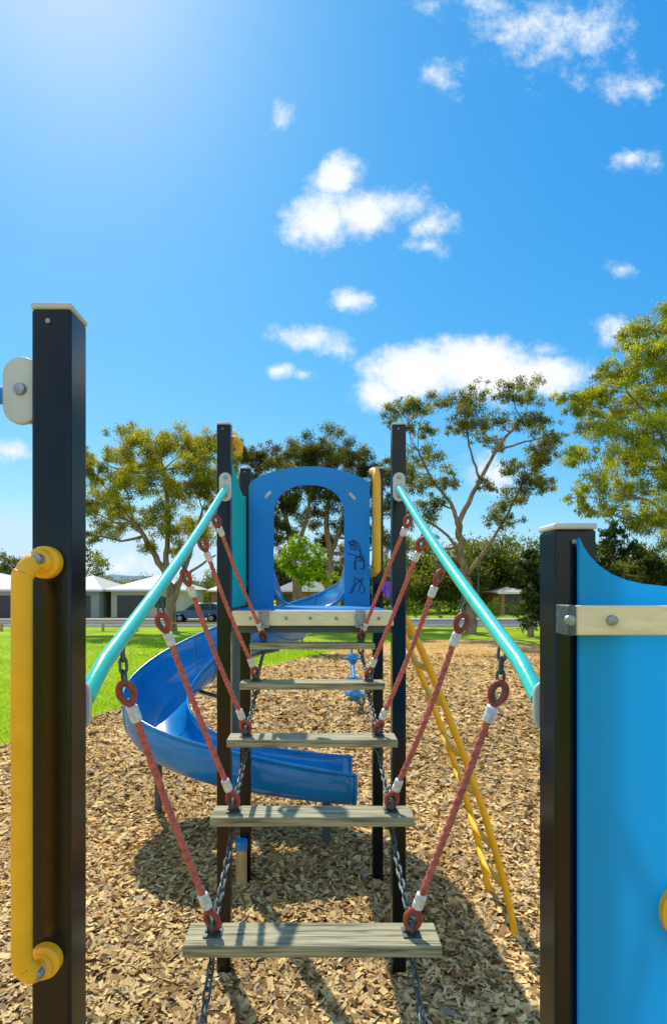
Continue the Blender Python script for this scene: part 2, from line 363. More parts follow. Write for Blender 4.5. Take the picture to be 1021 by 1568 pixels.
g.box(.602,xr+.03,1.312,1.35,zb,zt); g.build('cross_rail',['cream'],pn,bevel=.004)
g=MB(); g.box(.583,.6015,1.308,1.379,zb-.001,zt+.001); g.build('rail_end_bracket',['dsteel'],pn,bevel=.003)
g=MB()
for px in(872,937,1150):
    x=P(px,950,1.31).x
    g.tube([(x,1.3115,(zt+zb)/2),(x,1.304,(zt+zb)/2),(x,1.302,(zt+zb)/2)],[.0125,.0115,.008],20)
g.build('bolts',['steel'],pn)
g=MB(); c=(.892,1.345,1.945)
g.tube([(c[0],1.3515,c[2]),(c[0],1.335,c[2]),(c[0],1.330,c[2])],[.078,.078,.07],40); g.build('yellow_dial',['yellow'],pn)
post('post_outer_right',xr-.02,xr+.08,1.38,1.48,2.845,tower)
# ---------------------------------------------------------------- far platform tower
ft=empty('slide_tower')
for nm,x in(('left',-.614),('right',.602)):
    post('front_post_'+nm,x-.048,x+.048,3.98,4.076,3.845,ft)
    post('rear_post_'+nm,x-.048,x+.048,5.26,5.356,3.81,ft)
g=MB(); g.cyl((-.64,5.20,0),(-.64,5.20,.36),.05,24); g.build('slide_foot_post',['post_tan'],ft)
g=MB(); g.cyl((-.64,5.20,.355),(-.64,5.20,.43),.055,24); g.build('foot_collar',['slide'],ft)
g=MB(); g.box(-.548,.556,3.93,3.975,2.452,2.555); g.build('front_beam',['cream'],ft,bevel=.006)
g=MB(); g.box(-.56,.55,3.978,5.25,2.50,2.552); g.build('deck',['blue'],ft,bevel=.004)
g=MB(); g.box(-.56,.55,4.0,4.05,2.40,2.498);g.box(-.56,.55,5.2,5.25,2.40,2.498); g.build('deck_joists',['dsteel'],ft)
g=MB()
for px in(383,408,438,475,515,545,580):
    x=P(px,945,3.93).x; g.tube([(x,3.931,2.505),(x,3.922,2.505),(x,3.918,2.505)],[.012,.011,.005],14)
for x in(-.33,.33):
    g.box(x-.035,x+.035,3.914,3.9295,2.44,2.56)
    g.ring((x,3.90,2.44),.022,.006,(0,1,0),(0,0,1))
g.build('beam_hardware',['steel'],ft)
ar=empty('arch_panel',ft)
DA=5.25
def a2(px,py): v=P(px,py,DA); return (v.x,v.z)
def sg(v,e): return math.copysign(abs(v)**e,v)
outer=[(381,934),(381,744)]+[(381+185*t,742-28*math.sin(math.pi*t)**.62) for t in np.linspace(.012,.988,40)]+[(566,744),(566,934)]
inner=[(527,934),(527,810)]
for t in np.linspace(0,1,24): 
    aa=math.pi*t; inner.append((473+54*sg(math.cos(aa),.88),790-48*math.sin(aa)**.88 if 0<t<1 else 795))
inner+=[(419,810),(419,934)]
def strip(g,o,i,y0,y1,mi=0):
    def rs(pl,n):
        pl=[Vector((p[0],p[1])) for p in pl]; L=[0]
        for a,b in zip(pl,pl[1:]): L.append(L[-1]+(b-a).length)
        r=[]
        for q in range(n):
            s=L[-1]*q/(n-1); j=0
            while j<len(L)-2 and L[j+1]<s: j+=1
            t=(s-L[j])/max(1e-9,L[j+1]-L[j]); r.append(pl[j].lerp(pl[j+1],t))
        return r
    n=160; A=rs(o,n);B=rs(i,n); vs=[]
    for y in(y0,y1):
        vs+=[(p.x,y,p.y) for p in A]+[(p.x,y,p.y) for p in B]
    fs=[]
    for q in range(n-1):
        fs+= [(q,q+1,n+q+1,n+q),(2*n+q,3*n+q,3*n+q+1,2*n+q+1),(q,2*n+q,2*n+q+1,q+1),(n+q,n+q+1,3*n+q+1,3*n+q)]
    fs+=[(0,n,3*n,2*n),(n-1,3*n-1,4*n-1,2*n-1)]
    g.add(vs,fs,mi)
g=MB(); strip(g,[a2(*q) for q in outer],[a2(*q) for q in reversed(inner)],DA,DA+.02); g.build('panel',['blue'],ar,ang=30)
g=MB()
for px,py,s in((410,758,-1),(539,760,1)):
    c=Vector(P(px,py,DA-.004)); d=Vector((.030,0,-.034*s))
    g.tube([c-d*.9+Vector((0,.002,0)),c-d*.7,c+d*.7,c+d*.9+Vector((0,.002,0))],[.010,.017,.017,.010],12)
g.build('slot_brackets',['cap'],ar)
g=MB()
def scrib(cx,cy,w,h,f1,f2,ph,n=90):
    pts=[]
    for i in range(n):
        t=i/(n-1)*2*math.pi
        pts.append(P(cx+w*math.sin(f1*t+ph)+w*.35*math.sin(f1*2.3*t),cy+h*math.cos(f2*t)+h*.3*math.sin(f1*1.7*t+1),DA-.001))
    g.tube(pts,.0042,5)
scrib(545,842,9,13,1.7,1.2,.3); scrib(549,862,7,8,1.2,2.1,1.1); scrib(546,897,9,9,1.3,1.9,.8); scrib(541,835,4,6,2.1,1.,0.)
g.build('marker_scribble',['graf'],ar)
g=MB(); o=[(4.08,2.56),(4.08,3.62),(4.2,3.66),(4.45,3.64),(4.75,3.55),(5.0,3.52),(5.25,3.55),(5.25,2.56)]
g.prismX(o,-.622,-.602); g.build('side_panel',['tealpanel'],ft,bevel=.004)
g=MB(); g.tube([P(355,672,4.1),P(360,672,4.15),P(366,680,4.2),P(367,690,4.2),P(361,697,4.2)],[.018,.026,.03,.026,.02],14); g.build('orange_grip',['yellow'],ft)
g=MB(); g.tube([P(570,722,5.2),P(575,722,5.05),P(577,735,5.0),P(577,860,5.0),P(577,872,5.03),P(572,878,5.2)],.034,14); g.build('grab_bar',['yellow'],ft)
g=MB(); g.ring(P(592,900,5.0),.035,.02,(1,0,0),(0,0,1)); g.tube([P(592,890,5.),P(592,915,5.)],.02,10); g.build('purple_ball_toy',['purple'],ft)
# ---------------------------------------------------------------- ladder
lad=empty('suspended_step_ladder')
XR=.592
def rz(D): t=(D-1.5)/2.46; return 2.44+t*.965-.03*math.sin(math.pi*t)
for s,nm in((-1,'left'),(1,'right')):
    g=MB(); pts=[(s*XR,1.50,2.415),(s*XR,1.56,2.452)]
    for t in np.linspace(0.06,1,18):
        pts.append((s*(XR+.004),1.5+t*2.46,2.44+t*.965-.03*math.sin(math.pi*t)))
    g.tube(pts,.0235,20,0); g.build('handrail_'+nm,['teal'],lad)
    g=MB(); g.prismY(stadium(s*.6,3.41,.085,.20),3.962,3.979,0); g.prismY(stadium(s*.606,2.40,.07,.13),1.4805,1.494,0)
    g.build('mount_plates_'+nm,['cap'],lad,bevel=.004)
    g=MB()
    for z in(3.475,3.345): g.tube([(s*.6,3.963,z),(s*.6,3.95,z)],[.013,.011],14)
    g.build('plate_bolts_'+nm,['steel'],lad)
steps=[(3.88,2.335),(3.35,2.155),(2.85,1.955),(2.38,1.755),(1.876,1.535)]
WID=.425
def chain(g,a,b,sag=0,mi=0,L=.046,W=.015,r=.0045,ph=0):
    a=Vector(a);b=Vector(b); n=max(1,round((b-a).length/(L-2*r))); pitch=(b-a).length/n
    for i in range(n):
        t=(i+.5)/n; c=a.lerp(b,t)-Vector((0,0,sag*4*t*(1-t)))
        d=(b-a).normalized(); d=(d-Vector((0,0,sag*4*(1-2*t)))/max((b-a).length,.01)).normalized()
        s1=Vector((1,0,0)); s1=(s1-d*s1.dot(d)).normalized(); s2=d.cross(s1)
        ang=math.radians(45+random.uniform(-12,12))+(math.pi/2 if (i+ph)%2 else 0)
        u=s1*math.cos(ang)+s2*math.sin(ang)
        hl=pitch/2+r-W+.001; pts=[]
        for q in range(14):
            aa=2*math.pi*q/14; cs=math.cos(aa);sn=math.sin(aa)
            pts.append(c+d*(hl*(1 if cs>0 else -1)+ (W)*cs)+u*(W-r)*sn)
        g.tube(pts,r,7,mi,closed=True)
for i,(D_,zt) in enumerate(steps):
    g=MB(); g.box(-WID,WID,D_,D_+.135,zt-.04,zt,0); ob=g.build('step_%d'%(i+1),['wood'],lad,bevel=.005)
    off=Vector((i*3.7,i*1.3,i*2.1)); ob.data.transform(Matrix.Translation(-Vector((0,D_,zt))+off)); ob.location=Vector((0,D_,zt))-off
    g=MB()
    for s in(-1,1):
        g.box(s*.335-.03,s*.335+.03,D_+.04,D_+.10,zt+.0005,zt+.006)
        g.ring((s*.335,D_+.07,zt+.022),.018,.0055,(1,0,0),(0,0,1))
        g.ring((s*.335,D_+.07,zt-.058),.018,.0055,(1,0,0),(0,0,1))
        for q in(-.035,.035): g.tube([(s*.335+q*.6,D_+.07,zt+.006),(s*.335+q*.6,D_+.07,zt+.012)],.007,8)
    g.build('eyebolts_%d'%(i+1),['dsteel'],lad)
g=MB()
for s in(-1,1):
    x=s*.335
    chain(g,(x,3.90,2.43),(x,3.95,2.36),0)
    for (Da,za),(Db,zb_) in zip(steps,steps[1:]):
        chain(g,(x,Da+.07,za-.06),(x,Db+.07,zb_+.03),.02)
    chain(g,(x,steps[-1][0]+.07,steps[-1][1]-.06),(x,1.42,1.29),.03)
g.build('link_chains',['dsteel'],lad)
rings=[(3.50,3.125),(3.07,2.95),(2.65,2.765),(2.24,2.58),(1.80,2.385)]
def rope(g,a,b,r=.0118,mi=0):
    a=Vector(a);b=Vector(b); d=(b-a); L=d.length; d.normalize(); s1=Vector((1,0,0)); s1=(s1-d*s1.dot(d)).normalized(); s2=d.cross(s1)
    n=int(L/.006); m_=15; vs=[]
    sl_=random.uniform(.004,.012); sd=random.uniform(-.006,.006)
    for i in range(n+1):
        q=4*(i/n)*(1-i/n)
        c=a+d*L*i/n - Vector((sd*q,0,sl_*q)); ph=i*.006/.05*2*math.pi/3*1.5
        for j in range(m_):
            th=2*math.pi*j/m_; rr=r*(.72+.36*abs(math.cos(1.5*(th-ph)))); vs.append(c+(s1*math.cos(th)+s2*math.sin(th))*rr)
    fs=[(i*m_+j,i*m_+(j+1)%m_,(i+1)*m_+(j+1)%m_,(i+1)*m_+j) for i in range(n) for j in range(m_)]
    g.add(vs,fs,mi)
gr=MB(); gt=MB(); gf=MB(); gs=MB(); gb=MB()
for (Ds,zs),(Dr,zr) in zip(steps,rings):
    for s in(-1,1):
        top=Vector((s*.585,Dr,zr)); bot=Vector((s*.335,Ds+.06,zs+.045))
        d=(bot-top).normalized(); yaw=random.uniform(-.7,.7)
        for c,sgn in((top,1),(bot,-1)):
            yaw=random.uniform(-.8,.8)
            side=d.cross(Vector((math.sin(yaw),math.cos(yaw),0))).normalized()
            pts=[]
            for q in range(24):
                aa=2*math.pi*q/24; k=math.cos(aa)
                pts.append(c+d*sgn*(.012+.038*k)+side*.023*math.sin(aa)*(1-.45*max(0,k)))
            gt.tube(pts,.0095,10,0,closed=True)
            pts=[c+d*sgn*(.008+.027*math.cos(2*math.pi*q/20))+side*.015*math.sin(2*math.pi*q/20) for q in range(20)]
            gb.tube(pts,.0065,8,0,closed=True)
            f0=c+d*sgn*.054
            gf.tube([f0,f0+d*sgn*.004,f0+d*sgn*.022,f0+d*sgn*.024,f0+d*sgn*.028,f0+d*sgn*.052,f0+d*sgn*.056],[.014,.0185,.0185,.0165,.0185,.0175,.013],18)
        rope(gr,top+d*.10,bot-d*.10)
        tz=rz(Dr)
        gs.tube([(s*.595,Dr,tz-.018),(s*.595,Dr,tz-.032)],[.013,.009],12)
        chain(gs,(s*.595,Dr,tz-.028),(s*.588,Dr,zr+.02),0,L=.05,W=.016,r=.005)
        gs.ring(bot+Vector((0,.0,-.012)),.020,.0055,(0,1,0),(0,0,1))
gr.build('ropes',['rope'],lad,ang=80); gt.build('rope_thimbles',['thimble'],lad); gb.build('thimble_liners',['dsteel'],lad)
gf.build('ferrules',['ferrule'],lad); gs.build('hanger_shackles',['dsteel'],lad)
# ---------------------------------------------------------------- spiral slide
sld=empty('spiral_slide')
cx,cy,R=-.93,6.95,.93
path=[]
for t in np.linspace(0,1,14)[:-1]: path.append((0,5.30+t*(cy-5.30),0.,1.))
for a in np.linspace(0,math.radians(270),60): path.append((cx+R*math.cos(a),cy+R*math.sin(a),-math.sin(a),math.cos(a)))
for t in np.linspace(0,1,14)[1:]: path.append((cx+t*1.36,cy-R,1.,0.))
sL=[0]
for a,b in zip(path,path[1:]): sL.append(sL[-1]+math.hypot(b[0]-a[0],b[1]-a[1]))
ks=[0,.5,1.65,3.1,4.55,5.6,6.3,7.45]
zf=np.interp(sL,ks,[2.53,2.50,2.32,1.72,1.05,.78,.60,.46])
ho=np.interp(sL,ks,[.50,.55,.55,.62,.52,.48,.46,.38]); hi=np.interp(sL,ks,[.34,.30,.28,.34,.38,.36,.36,.36])
kern=np.ones(9)/9
zf=np.convolve(np.pad(zf,4,'edge'),kern,'valid');ho=np.convolve(np.pad(ho,4,'edge'),kern,'valid')
g=MB(); nn=28; vs=[];rimL=[];rimR=[]
for (x,y,dx,dy),z,a_,b_ in zip(path,zf,ho,hi):
    rx,ry=dy,-dx
    for j in range(nn+1):
        an=-math.pi/2+math.pi*j/nn; l=.36*math.sin(an); h=(a_ if an>0 else b_)*(1-max(0,math.cos(an))**.55)
        vs.append((x+rx*l,y+ry*l,z+h))
    rimL.append((x-rx*.365,y-ry*.365,z+b_)); rimR.append((x+rx*.365,y+ry*.365,z+a_))
fs=[(i*(nn+1)+j,i*(nn+1)+j+1,(i+1)*(nn+1)+j+1,(i+1)*(nn+1)+j) for i in range(len(path)-1) for j in range(nn)]
g.add(vs,fs); ob=g.build('chute',['slide'],sld,ang=60); so_=ob.modifiers.new('s','SOLIDIFY'); so_.thickness=.014; so_.offset=0
g=MB(); g.tube(rimL,.017,10); g.tube(rimR,.017,10); g.build('rims',['slide'],sld)
g=MB()
for i in(0,22,40,58,72,len(path)-1):
    g.tube([Vector(v)+Vector((0,0,-.004)) for v in vs[i*(nn+1):(i+1)*(nn+1)]],.017,8)
g.build('joint_flanges',['slide'],sld)
g=MB(); g.cyl((cx,cy,0),(cx,cy,2.35),.07,24)
for q in(26,42,58):
    x,y=path[q][:2]; g.cyl((cx,cy,zf[q]-.05),(x,y,zf[q]-.03),.025,12)
g.cyl((.15,6.05,0),(.15,6.05,zf[-5]-.02),.045,16); g.cyl((-1.86,6.95,0),(-1.86,6.95,1.03),.045,16)
g.build('support_posts',['dsteel'],sld)
# ---------------------------------------------------------------- yellow climber
cl=empty('arched_climber')
g=MB()
prof0=[(.62,2.50),(.72,2.47),(.80,2.32),(.94,2.0),(1.09,1.62),(1.24,1.22),(1.37,.82),(1.48,.42),(1.57,0.0)]
prof=[]
for i in range(len(prof0)-1):
    for q in range(4):
        t=q/4; p0,p1,p2,p3=[np.array(prof0[min(max(i+j,0),len(prof0)-1)]) for j in(-1,0,1,2)]
        prof.append(tuple(.5*((2*p1)+(-p0+p2)*t+(2*p0-5*p1+4*p2-p3)*t*t+(-p0+3*p1-3*p2+p3)*t**3)))
prof.append(prof0[-1])
for y in(4.42,5.09):
    g.tube([(x,y,z) for x,z in prof],.027,14)
g.build('rails',['yellow'],cl)
g=MB()
for k in range(1,8):
    i=int(4+k/8*(len(prof)-5)); x,z=prof[i]
    g.tube([(x,4.42,z),(x-.03,4.55,z),(x-.05,4.755,z),(x-.03,4.96,z),(x,5.09,z)],.026,12)
g.build('rungs',['yellow'],cl)
# ---------------------------------------------------------------- seesaw
ss=empty('seesaw')
g=MB(); g.tube([(.95,12.7,.30),(1.0,13.9,.56),(1.05,15.1,.84)],.05,12); g.build('beam',['blue'],ss)
g=MB()
for x,y,z in((.95,12.8,.33),(1.05,15.0,.86)):
    g.tube([(x,y-.24,z+.02),(x,y-.2,z+.05),(x,y+.16,z+.05),(x,y+.2,z+.02)],[.05,.13,.13,.05],16); 
    g.box(x-.22,x+.22,y-.18,y+.14,z+.03,z+.075)
    g.tube([(x-.2,y+.3,z+.32),(x,y+.3,z+.36),(x+.2,y+.3,z+.32)],.022,8); g.cyl((x,y+.3,z),(x,y+.3,z+.36),.03,8)
g.build('seats',['slide'],ss)
g=MB(); g.cyl((1.0,13.9,0),(1.0,13.9,.54),.09,16); 
pts=[(1.0+.14*math.cos(t),13.9+.14*math.sin(t),t/45) for t in np.linspace(0,22,90)]; g.tube(pts,.018,7); g.build('pivot_spring',['dsteel'],ss)
# ---------------------------------------------------------------- trees
def foliage(clumps,density,leaf,c_lo,c_hi,droop=.5,nsub=14,asp=.36,subr=(.15,.32)):
    Vs=[];Cs=[]
    subs=[]
    for (c,r) in clumps:
        k=max(4,int(nsub*random.uniform(.8,1.2)))
        for _ in range(k):
            d=unit(rng.normal(0,1,3)); d[2]=d[2]*.85+.12
            rr=r*rng.uniform(.15,1.2)**.7
            subs.append((np.array(c)+d*rr*np.array([1,1,.85]), r*rng.uniform(*subr)))
    for sc_,sr in subs:
        n=int(density*sr*sr*rng.uniform(.6,1.25))+6
        d=unit(rng.normal(0,1,(n,3))); rad=sr*rng.random(n)**.45
        c=sc_+d*rad[:,None]*np.array([1.1,1.1,.75])+rng.normal(0,sr*.36,(n,3))
        c[:,2]-=np.abs(rng.normal(0,sr*.35,n))*droop
        a=rng.random(n)*6.283; dirn=np.stack([np.cos(a)*(1-droop),np.sin(a)*(1-droop),-droop+rng.normal(0,.5,n)],1); dirn=unit(dirn)
        s=unit(np.cross(dirn,unit(rng.normal(0,1,(n,3)))))
        L=leaf*rng.uniform(.6,1.4,n)[:,None]
        Lv=dirn*L; Wv=s*L*asp
        Vs.append(np.stack([c-Lv,c+Wv,c+Lv,c-Wv],1))
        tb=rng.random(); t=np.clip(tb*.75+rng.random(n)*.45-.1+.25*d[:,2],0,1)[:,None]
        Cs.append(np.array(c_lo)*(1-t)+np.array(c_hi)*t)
    return np.concatenate(Vs),np.concatenate(Cs),subs
def tree(name,D,trunks,clumps,density,leaf,c_lo,c_hi,droop=.5,nsub=14,asp=.36,bark='bark',tw=.05,rs_=1.):
    root=empty(name)
    g=MB(); sk=[]
    for pts,r0,r1 in trunks:
        pp=[P(px,py,D+dd) for px,py,dd in pts]
        fine=[]
        for i in range(len(pp)-1):
            p0=pp[max(i-1,0)];p1=pp[i];p2=pp[i+1];p3=pp[min(i+2,len(pp)-1)]
            for q in range(6):
                t=q/6; fine.append(.5*((2*p1)+(p2-p0)*t+(2*p0-5*p1+4*p2-p3)*t*t+(-p0+3*p1-3*p2+p3)*t**3)+Vector([random.gauss(0,r1*.4) for _ in range(3)])*(0 if i==0 and q==0 else 1))
        fine.append(pp[-1]); n=len(fine)
        rs=[r0+(r1-r0)*(i/(n-1))**.8 for i in range(n)]
        g.tube(fine,rs,10); sk+=list(zip(fine[n//4:],rs[n//4:]))
    cl_=[(tuple(P(px,py,D+dd*1.3)),r/F*D*rs_) for px,py,r,dd in clumps]
    Vv_,Cc,subs=foliage(cl_,density,leaf,c_lo,c_hi,droop,nsub,asp)
    ends=list(sk)
    for c,r in cl_:
        c=Vector(c); best=min(sk,key=lambda q:(q[0]-c).length+ (3 if q[0].z>c.z else 0))
        a=best[0]; r0=min(best[1]*.7,tw*2.2); mid=a.lerp(c,.5)+Vector((random.gauss(0,.2),random.gauss(0,.2),-.1*(c-a).length))
        pts=[a,a.lerp(mid,.5)+Vector((0,0,-.03)),mid,mid.lerp(c,.5)+Vector((random.gauss(0,.1),0,.1)),c]
        g.tube(pts,[r0,r0*.8,r0*.65,r0*.5,r0*.35],6)
        ends+=[(p,r0*.5) for p in pts[2:]]
    for sc_,sr in subs:
        c=Vector(sc_); best=min(ends,key=lambda q:(q[0]-c).length)
        a=best[0]; r0=min(best[1],tw*.5)
        g.tube([a,a.lerp(c,.5)+Vector((random.gauss(0,.1),random.gauss(0,.1),-.08)),c],[r0*.6,r0*.4,r0*.15],4)
    g.build('trunk_and_limbs',[bark],root)
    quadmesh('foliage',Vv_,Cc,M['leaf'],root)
    return root
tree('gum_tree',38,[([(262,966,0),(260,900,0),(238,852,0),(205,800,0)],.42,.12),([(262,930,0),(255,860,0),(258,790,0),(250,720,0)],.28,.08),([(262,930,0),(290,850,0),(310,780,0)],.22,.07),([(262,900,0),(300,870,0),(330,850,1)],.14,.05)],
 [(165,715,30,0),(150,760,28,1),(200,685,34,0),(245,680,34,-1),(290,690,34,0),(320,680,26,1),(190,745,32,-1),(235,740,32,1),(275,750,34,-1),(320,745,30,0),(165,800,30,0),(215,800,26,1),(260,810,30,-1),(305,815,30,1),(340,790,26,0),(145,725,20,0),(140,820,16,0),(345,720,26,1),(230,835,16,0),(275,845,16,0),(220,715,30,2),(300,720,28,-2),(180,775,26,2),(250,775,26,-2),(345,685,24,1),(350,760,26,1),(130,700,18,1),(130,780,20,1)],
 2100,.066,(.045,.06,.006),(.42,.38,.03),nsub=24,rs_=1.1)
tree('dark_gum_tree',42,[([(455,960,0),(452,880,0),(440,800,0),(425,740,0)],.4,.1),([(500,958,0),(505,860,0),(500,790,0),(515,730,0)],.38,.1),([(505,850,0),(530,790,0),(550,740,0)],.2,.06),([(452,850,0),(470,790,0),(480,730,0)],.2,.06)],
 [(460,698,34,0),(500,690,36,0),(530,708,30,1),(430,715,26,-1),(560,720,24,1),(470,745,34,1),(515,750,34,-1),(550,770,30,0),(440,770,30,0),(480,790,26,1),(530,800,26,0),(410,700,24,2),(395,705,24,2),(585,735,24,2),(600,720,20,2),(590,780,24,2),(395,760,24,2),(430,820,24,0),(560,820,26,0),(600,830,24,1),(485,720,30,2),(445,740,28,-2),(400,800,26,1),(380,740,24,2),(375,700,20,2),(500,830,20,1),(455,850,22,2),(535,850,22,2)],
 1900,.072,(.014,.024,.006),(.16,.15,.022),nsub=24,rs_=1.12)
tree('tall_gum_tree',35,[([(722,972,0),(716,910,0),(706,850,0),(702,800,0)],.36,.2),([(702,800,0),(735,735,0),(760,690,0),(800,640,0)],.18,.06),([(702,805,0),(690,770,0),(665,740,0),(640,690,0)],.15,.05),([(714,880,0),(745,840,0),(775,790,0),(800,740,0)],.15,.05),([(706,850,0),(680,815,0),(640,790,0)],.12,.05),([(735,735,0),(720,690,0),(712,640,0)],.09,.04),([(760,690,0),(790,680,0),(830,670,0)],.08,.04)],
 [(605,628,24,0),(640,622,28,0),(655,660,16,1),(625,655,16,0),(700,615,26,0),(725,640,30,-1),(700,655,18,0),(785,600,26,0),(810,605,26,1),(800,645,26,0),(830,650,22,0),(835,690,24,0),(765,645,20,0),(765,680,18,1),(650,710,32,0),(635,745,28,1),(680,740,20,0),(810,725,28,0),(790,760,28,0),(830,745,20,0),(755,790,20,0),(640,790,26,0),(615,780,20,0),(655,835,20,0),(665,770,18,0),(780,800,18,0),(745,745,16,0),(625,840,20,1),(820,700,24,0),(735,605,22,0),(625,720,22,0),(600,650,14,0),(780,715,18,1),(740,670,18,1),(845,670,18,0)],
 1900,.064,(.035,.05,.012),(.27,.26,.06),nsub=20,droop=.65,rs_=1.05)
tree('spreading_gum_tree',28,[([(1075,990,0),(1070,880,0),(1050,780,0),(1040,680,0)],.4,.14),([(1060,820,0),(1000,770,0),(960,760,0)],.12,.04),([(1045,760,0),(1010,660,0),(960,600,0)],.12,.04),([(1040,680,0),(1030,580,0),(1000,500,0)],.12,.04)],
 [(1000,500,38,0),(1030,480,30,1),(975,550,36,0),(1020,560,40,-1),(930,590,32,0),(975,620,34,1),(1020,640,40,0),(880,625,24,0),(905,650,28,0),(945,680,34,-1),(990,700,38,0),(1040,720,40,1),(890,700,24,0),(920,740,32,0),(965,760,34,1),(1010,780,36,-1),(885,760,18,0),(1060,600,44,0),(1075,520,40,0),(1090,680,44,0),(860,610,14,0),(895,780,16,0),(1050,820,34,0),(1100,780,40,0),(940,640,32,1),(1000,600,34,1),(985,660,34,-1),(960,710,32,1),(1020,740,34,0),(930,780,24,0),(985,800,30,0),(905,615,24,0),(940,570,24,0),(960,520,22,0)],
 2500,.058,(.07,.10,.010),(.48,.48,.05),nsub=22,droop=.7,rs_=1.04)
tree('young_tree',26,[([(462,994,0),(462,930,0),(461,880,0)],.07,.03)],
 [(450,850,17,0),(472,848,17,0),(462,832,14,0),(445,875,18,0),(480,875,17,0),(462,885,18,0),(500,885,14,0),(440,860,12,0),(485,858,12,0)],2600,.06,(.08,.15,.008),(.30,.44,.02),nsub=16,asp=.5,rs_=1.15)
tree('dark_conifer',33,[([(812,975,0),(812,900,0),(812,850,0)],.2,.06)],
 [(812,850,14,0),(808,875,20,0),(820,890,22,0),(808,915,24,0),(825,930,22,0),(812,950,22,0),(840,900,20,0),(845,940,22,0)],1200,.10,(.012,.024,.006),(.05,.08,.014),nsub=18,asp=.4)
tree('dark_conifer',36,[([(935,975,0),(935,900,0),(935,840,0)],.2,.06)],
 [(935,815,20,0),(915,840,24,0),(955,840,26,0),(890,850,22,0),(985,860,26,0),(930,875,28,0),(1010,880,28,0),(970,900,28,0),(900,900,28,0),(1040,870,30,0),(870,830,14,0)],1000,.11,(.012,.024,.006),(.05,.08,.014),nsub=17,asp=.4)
mass=[]
def mp_(px,py,r,Dd=70): mass.append(((((px-VX)/F*Dd),Dd,H+(VY-py)/F*Dd),r))
for i in range(170):
    px=rng.uniform(-400,1500); Dd=rng.uniform(80,120)
    topy=VY-rng.uniform(6,24)
    mass.append((((px-VX)/F*Dd,Dd,H+(VY-topy)/F*Dd-2.0),rng.uniform(2.0,3.4)))
    mass.append((((px-VX)/F*Dd+rng.uniform(-2,2),Dd,2.0),rng.uniform(2.0,3.2)))
for px in range(600,1040,16):
    mp_(px,rng.uniform(862,885),rng.uniform(2.4,3.4),rng.uniform(64,74)); mp_(px+8,905,2.8,rng.uniform(64,74))
for px in range(380,600,14): mp_(px,rng.uniform(868,890),rng.uniform(2.2,3.),82); mp_(px,905,2.6,82)
for px,py,r in((740,850,3.4),(765,850,3.4),(655,860,3.),(15,862,1.6),(5,872,2.),(140,866,2.2),(133,850,2.0),(35,876,1.5)): mp_(px,py,r)
Vm,Cm,_=foliage(mass,120,.19,(.022,.04,.008),(.17,.18,.03),nsub=14,asp=.4,droop=.4,subr=(.22,.42))
quadmesh('distant_tree_row',Vm,Cm,M['leaf'])
hd_=[((x,54+rng.uniform(-.6,.6),.8+rng.uniform(-.1,.3)),1.1) for x in np.arange(6,46,1.1)]
Vm,Cm,_=foliage(hd_,160,.14,(.02,.04,.008),(.10,.14,.018),nsub=10,asp=.4)
quadmesh('hedge',Vm,Cm,M['leaf'])
# ---------------------------------------------------------------- road, houses, hills, car
M['asphalt']=simple('asphalt',(.08,.08,.085),.9,var=.2,scale=3,bump=.3,bscale=80)
M['concrete']=simple('concrete',(.50,.48,.44),.85,var=.12,scale=4)
M['white']=simple('white_paint',(.78,.78,.76),.6)
g=MB(); g.add([(-200,42,.006),(200,42,.006),(200,50,.006),(-200,50,.006)],[(0,1,2,3)]); g.build('road',['asphalt'])
g=MB(); g.box(-200,200,41.7,42,0,.12); g.box(-200,200,50,50.3,0,.12); g.box(-200,200,50.35,51.8,0,.1); g.build('kerb_and_footpath',['concrete'])
g=MB()
for x in np.arange(-60,60,6.): g.add([(x,45.95,.010),(x+3,45.95,.010),(x+3,46.08,.010),(x,46.08,.010)],[(0,1,2,3)])
g.build('road_marking',['white'])
g=MB()
for x in np.arange(-40,-4,2.2):
    g.box(x-.07,x+.07,37.3,37.44,0,.48)
g.box(-40,-4,37.32,37.42,.482,.56); g.build('bollard_rail_fence',['post_tan'])
M['cwall']=simple('render_wall',(.60,.55,.47),.9,var=.06); M['gwall']=simple('grey_wall',(.34,.35,.35),.9,var=.08)
M['bwall']=simple('brick_wall',(.48,.22,.10),.9,var=.25,scale=12)
M['roofl']=simple('light_roof',(.46,.44,.37),.6,var=.12,scale=2); M['roofd']=simple('dark_roof',(.20,.2,.2),.7); M['garage']=simple('garage_door',(.06,.065,.07),.5); M['glass']=simple('window_glass',(.02,.03,.04),.08)
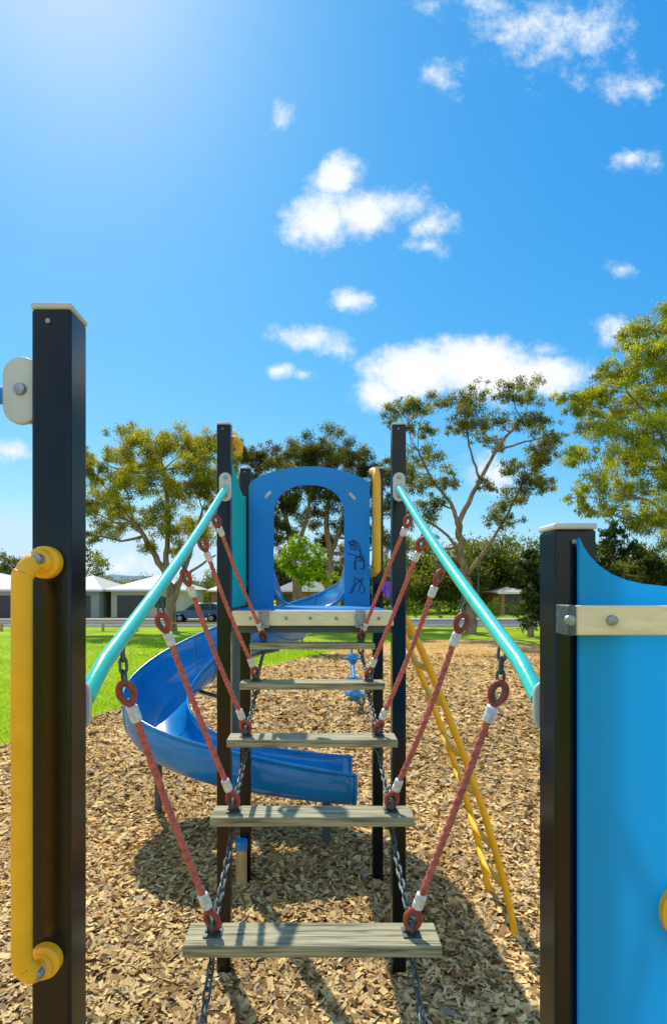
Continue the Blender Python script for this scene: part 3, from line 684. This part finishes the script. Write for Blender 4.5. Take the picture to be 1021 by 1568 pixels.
def house(name,x0,x1,y0,y1,ze,zr,wall,roof,gar):
    r=empty(name)
    g=MB(); g.box(x0,x1,y0,y1,0,ze); g.build('walls',[wall],r)
    o=.55; X0,X1,Y0,Y1=x0-o,x1+o,y0-o,y1+o; rd=min(X1-X0,Y1-Y0)/2
    ym=(Y0+Y1)/2; xa,xb=(X0+rd,X1-rd) if X1-X0>Y1-Y0 else ((X0+X1)/2-.01,(X0+X1)/2+.01)
    g=MB(); g.add([(X0,Y0,ze),(X1,Y0,ze),(X1,Y1,ze),(X0,Y1,ze),(xa,ym,zr),(xb,ym,zr)],[(0,1,5,4),(1,2,5),(2,3,4,5),(3,0,4),(0,3,2,1)]); g.build('hip_roof',[roof],r,ang=5)
    g=MB(); g.box(X0-.03,X1+.03,Y0-.05,Y0-.003,ze-.16,ze+.03); g.build('gutter',['white'],r)
    g=MB(); g.box(gar[0],gar[1],y0-.04,y0-.003,0,2.15); g.build('garage_door',['garage'],r)
    w0=gar[1]+.9
    if w0+1.4<x1:
        g=MB(); g.box(w0,w0+1.4,y0-.03,y0-.003,.9,2.0); g.build('window',['glass'],r); g=MB(); g.box(w0-.07,w0+1.47,y0-.05,y0-.004,.82,.895); g.build('window_sill',['white'],r)
    if gar[0]-1.6>x0: g=MB(); g.box(gar[0]-1.5,gar[0]-.6,y0-.035,y0-.003,0,2.1); g.build('front_door',['roofd'],r)
house('suburban_house',-37,-27.0,54,64,2.7,4.4,'cwall','roofl',(-30.6,-27.8))
house('suburban_house',-25.4,-20.4,55,65,2.7,4.2,'gwall','roofl',(-23.9,-21.2))
house('suburban_house',-19.6,-12.5,56,66,2.7,4.3,'cwall','roofl',(-19.0,-16.2))
house('brick_house',-11.6,-5.0,66,74,2.6,4.4,'bwall','roofl',(-10.8,-8.2))
house('brick_house',-4.4,2.4,70,78,2.6,4.4,'bwall','roofd',(-3.8,-1.5))
house('brick_house',20.4,23.2,62,67,2.4,3.0,'bwall','roofl',(20.8,22.4))
lp=empty('street_lamp'); x=(745-VX)/F*50
g=MB(); g.tube([(x,52.5,0),(x,52.5,3),(x,52.5,5.7)],[.09,.07,.05],10); g.tube([(x,52.5,5.65),(x+.3,52.5,5.85),(x+.9,52.5,5.9)],.04,8); g.box(x+.8,x+1.3,52.4,52.6,5.84,5.94); g.build('pole_and_lantern',['dsteel'],lp)
M['hill']=simple('far_hill',(.14,.22,.28),1,var=.15,scale=.01)
g=MB(); vs=[];nx=160
for i in range(nx+1):
    x=-2600+5200*i/nx; h=44+16*math.sin(i*.13+1)+8*math.sin(i*.37)+4*math.sin(i*1.1)
    vs+=[(x,2300,0),(x,2500+30*math.sin(i),max(20,h))]
g.add(vs,[(2*i,2*i+2,2*i+3,2*i+1) for i in range(nx)]); g.build('hills',['hill'])
car=empty('parked_car'); M['carpaint']=simple('car_paint',(.03,.09,.28),.2,coat=1.,var=.05); M['tyre']=simple('tyre',(.015,.015,.015),.9)
M['redl']=simple('tail_light',(.4,.01,.01),.3)
X0=-11.85;Y0=47.6
g=MB(); body=[(0,.35),(.05,.75),(.25,.88),(1.15,.98),(1.2,1.0),(4.15,1.02),(4.4,.85),(4.42,.4),(3.95,.33),(3.8,.6),(3.45,.68),(3.1,.6),(2.98,.3),(1.32,.3),(1.18,.6),(.85,.68),(.5,.6),(.38,.33)]
g.prismY([(X0+a,z) for a,z in body],Y0,Y0+1.75); 
roof=[(1.15,.985),(1.85,1.5),(2.2,1.58),(3.6,1.58),(3.9,1.5),(4.25,1.0)]
g.prismY([(X0+a,z) for a,z in roof],Y0+.12,Y0+1.63); g.build('body',['carpaint'],car,bevel=.05)
g=MB()
for o in([(1.4,1.03),(1.95,1.45),(2.5,1.50),(2.5,1.03)],[(2.58,1.03),(2.58,1.50),(3.3,1.5),(3.3,1.03)],[(3.38,1.03),(3.38,1.5),(3.65,1.48),(4.05,1.03)]):
    g.prismY([(X0+a,z) for a,z in o],Y0+.105,Y0+.1195); g.prismY([(X0+a,z) for a,z in o],Y0+1.631,Y0+1.645)
g.build('windows',['glass'],car)
g=MB()
for a in(.85,3.45):
    for y in(Y0+.0,Y0+1.55): g.cyl((X0+a,y,.32),(X0+a,y+.2,.32),.32,24)
g.build('tyres',['tyre'],car)
g=MB()
for a in(.85,3.45): g.cyl((X0+a,Y0-.01,.32),(X0+a,Y0+.03,.32),.2,16)
g.build('wheel_rims',['steel'],car)
g=MB(); g.box(X0+4.3,X0+4.43,Y0+.05,Y0+.35,.7,.85); g.build('tail_light',['redl'],car)
scene.view_settings.view_transform='Standard'; scene.view_settings.look='None'; scene.view_settings.exposure=0
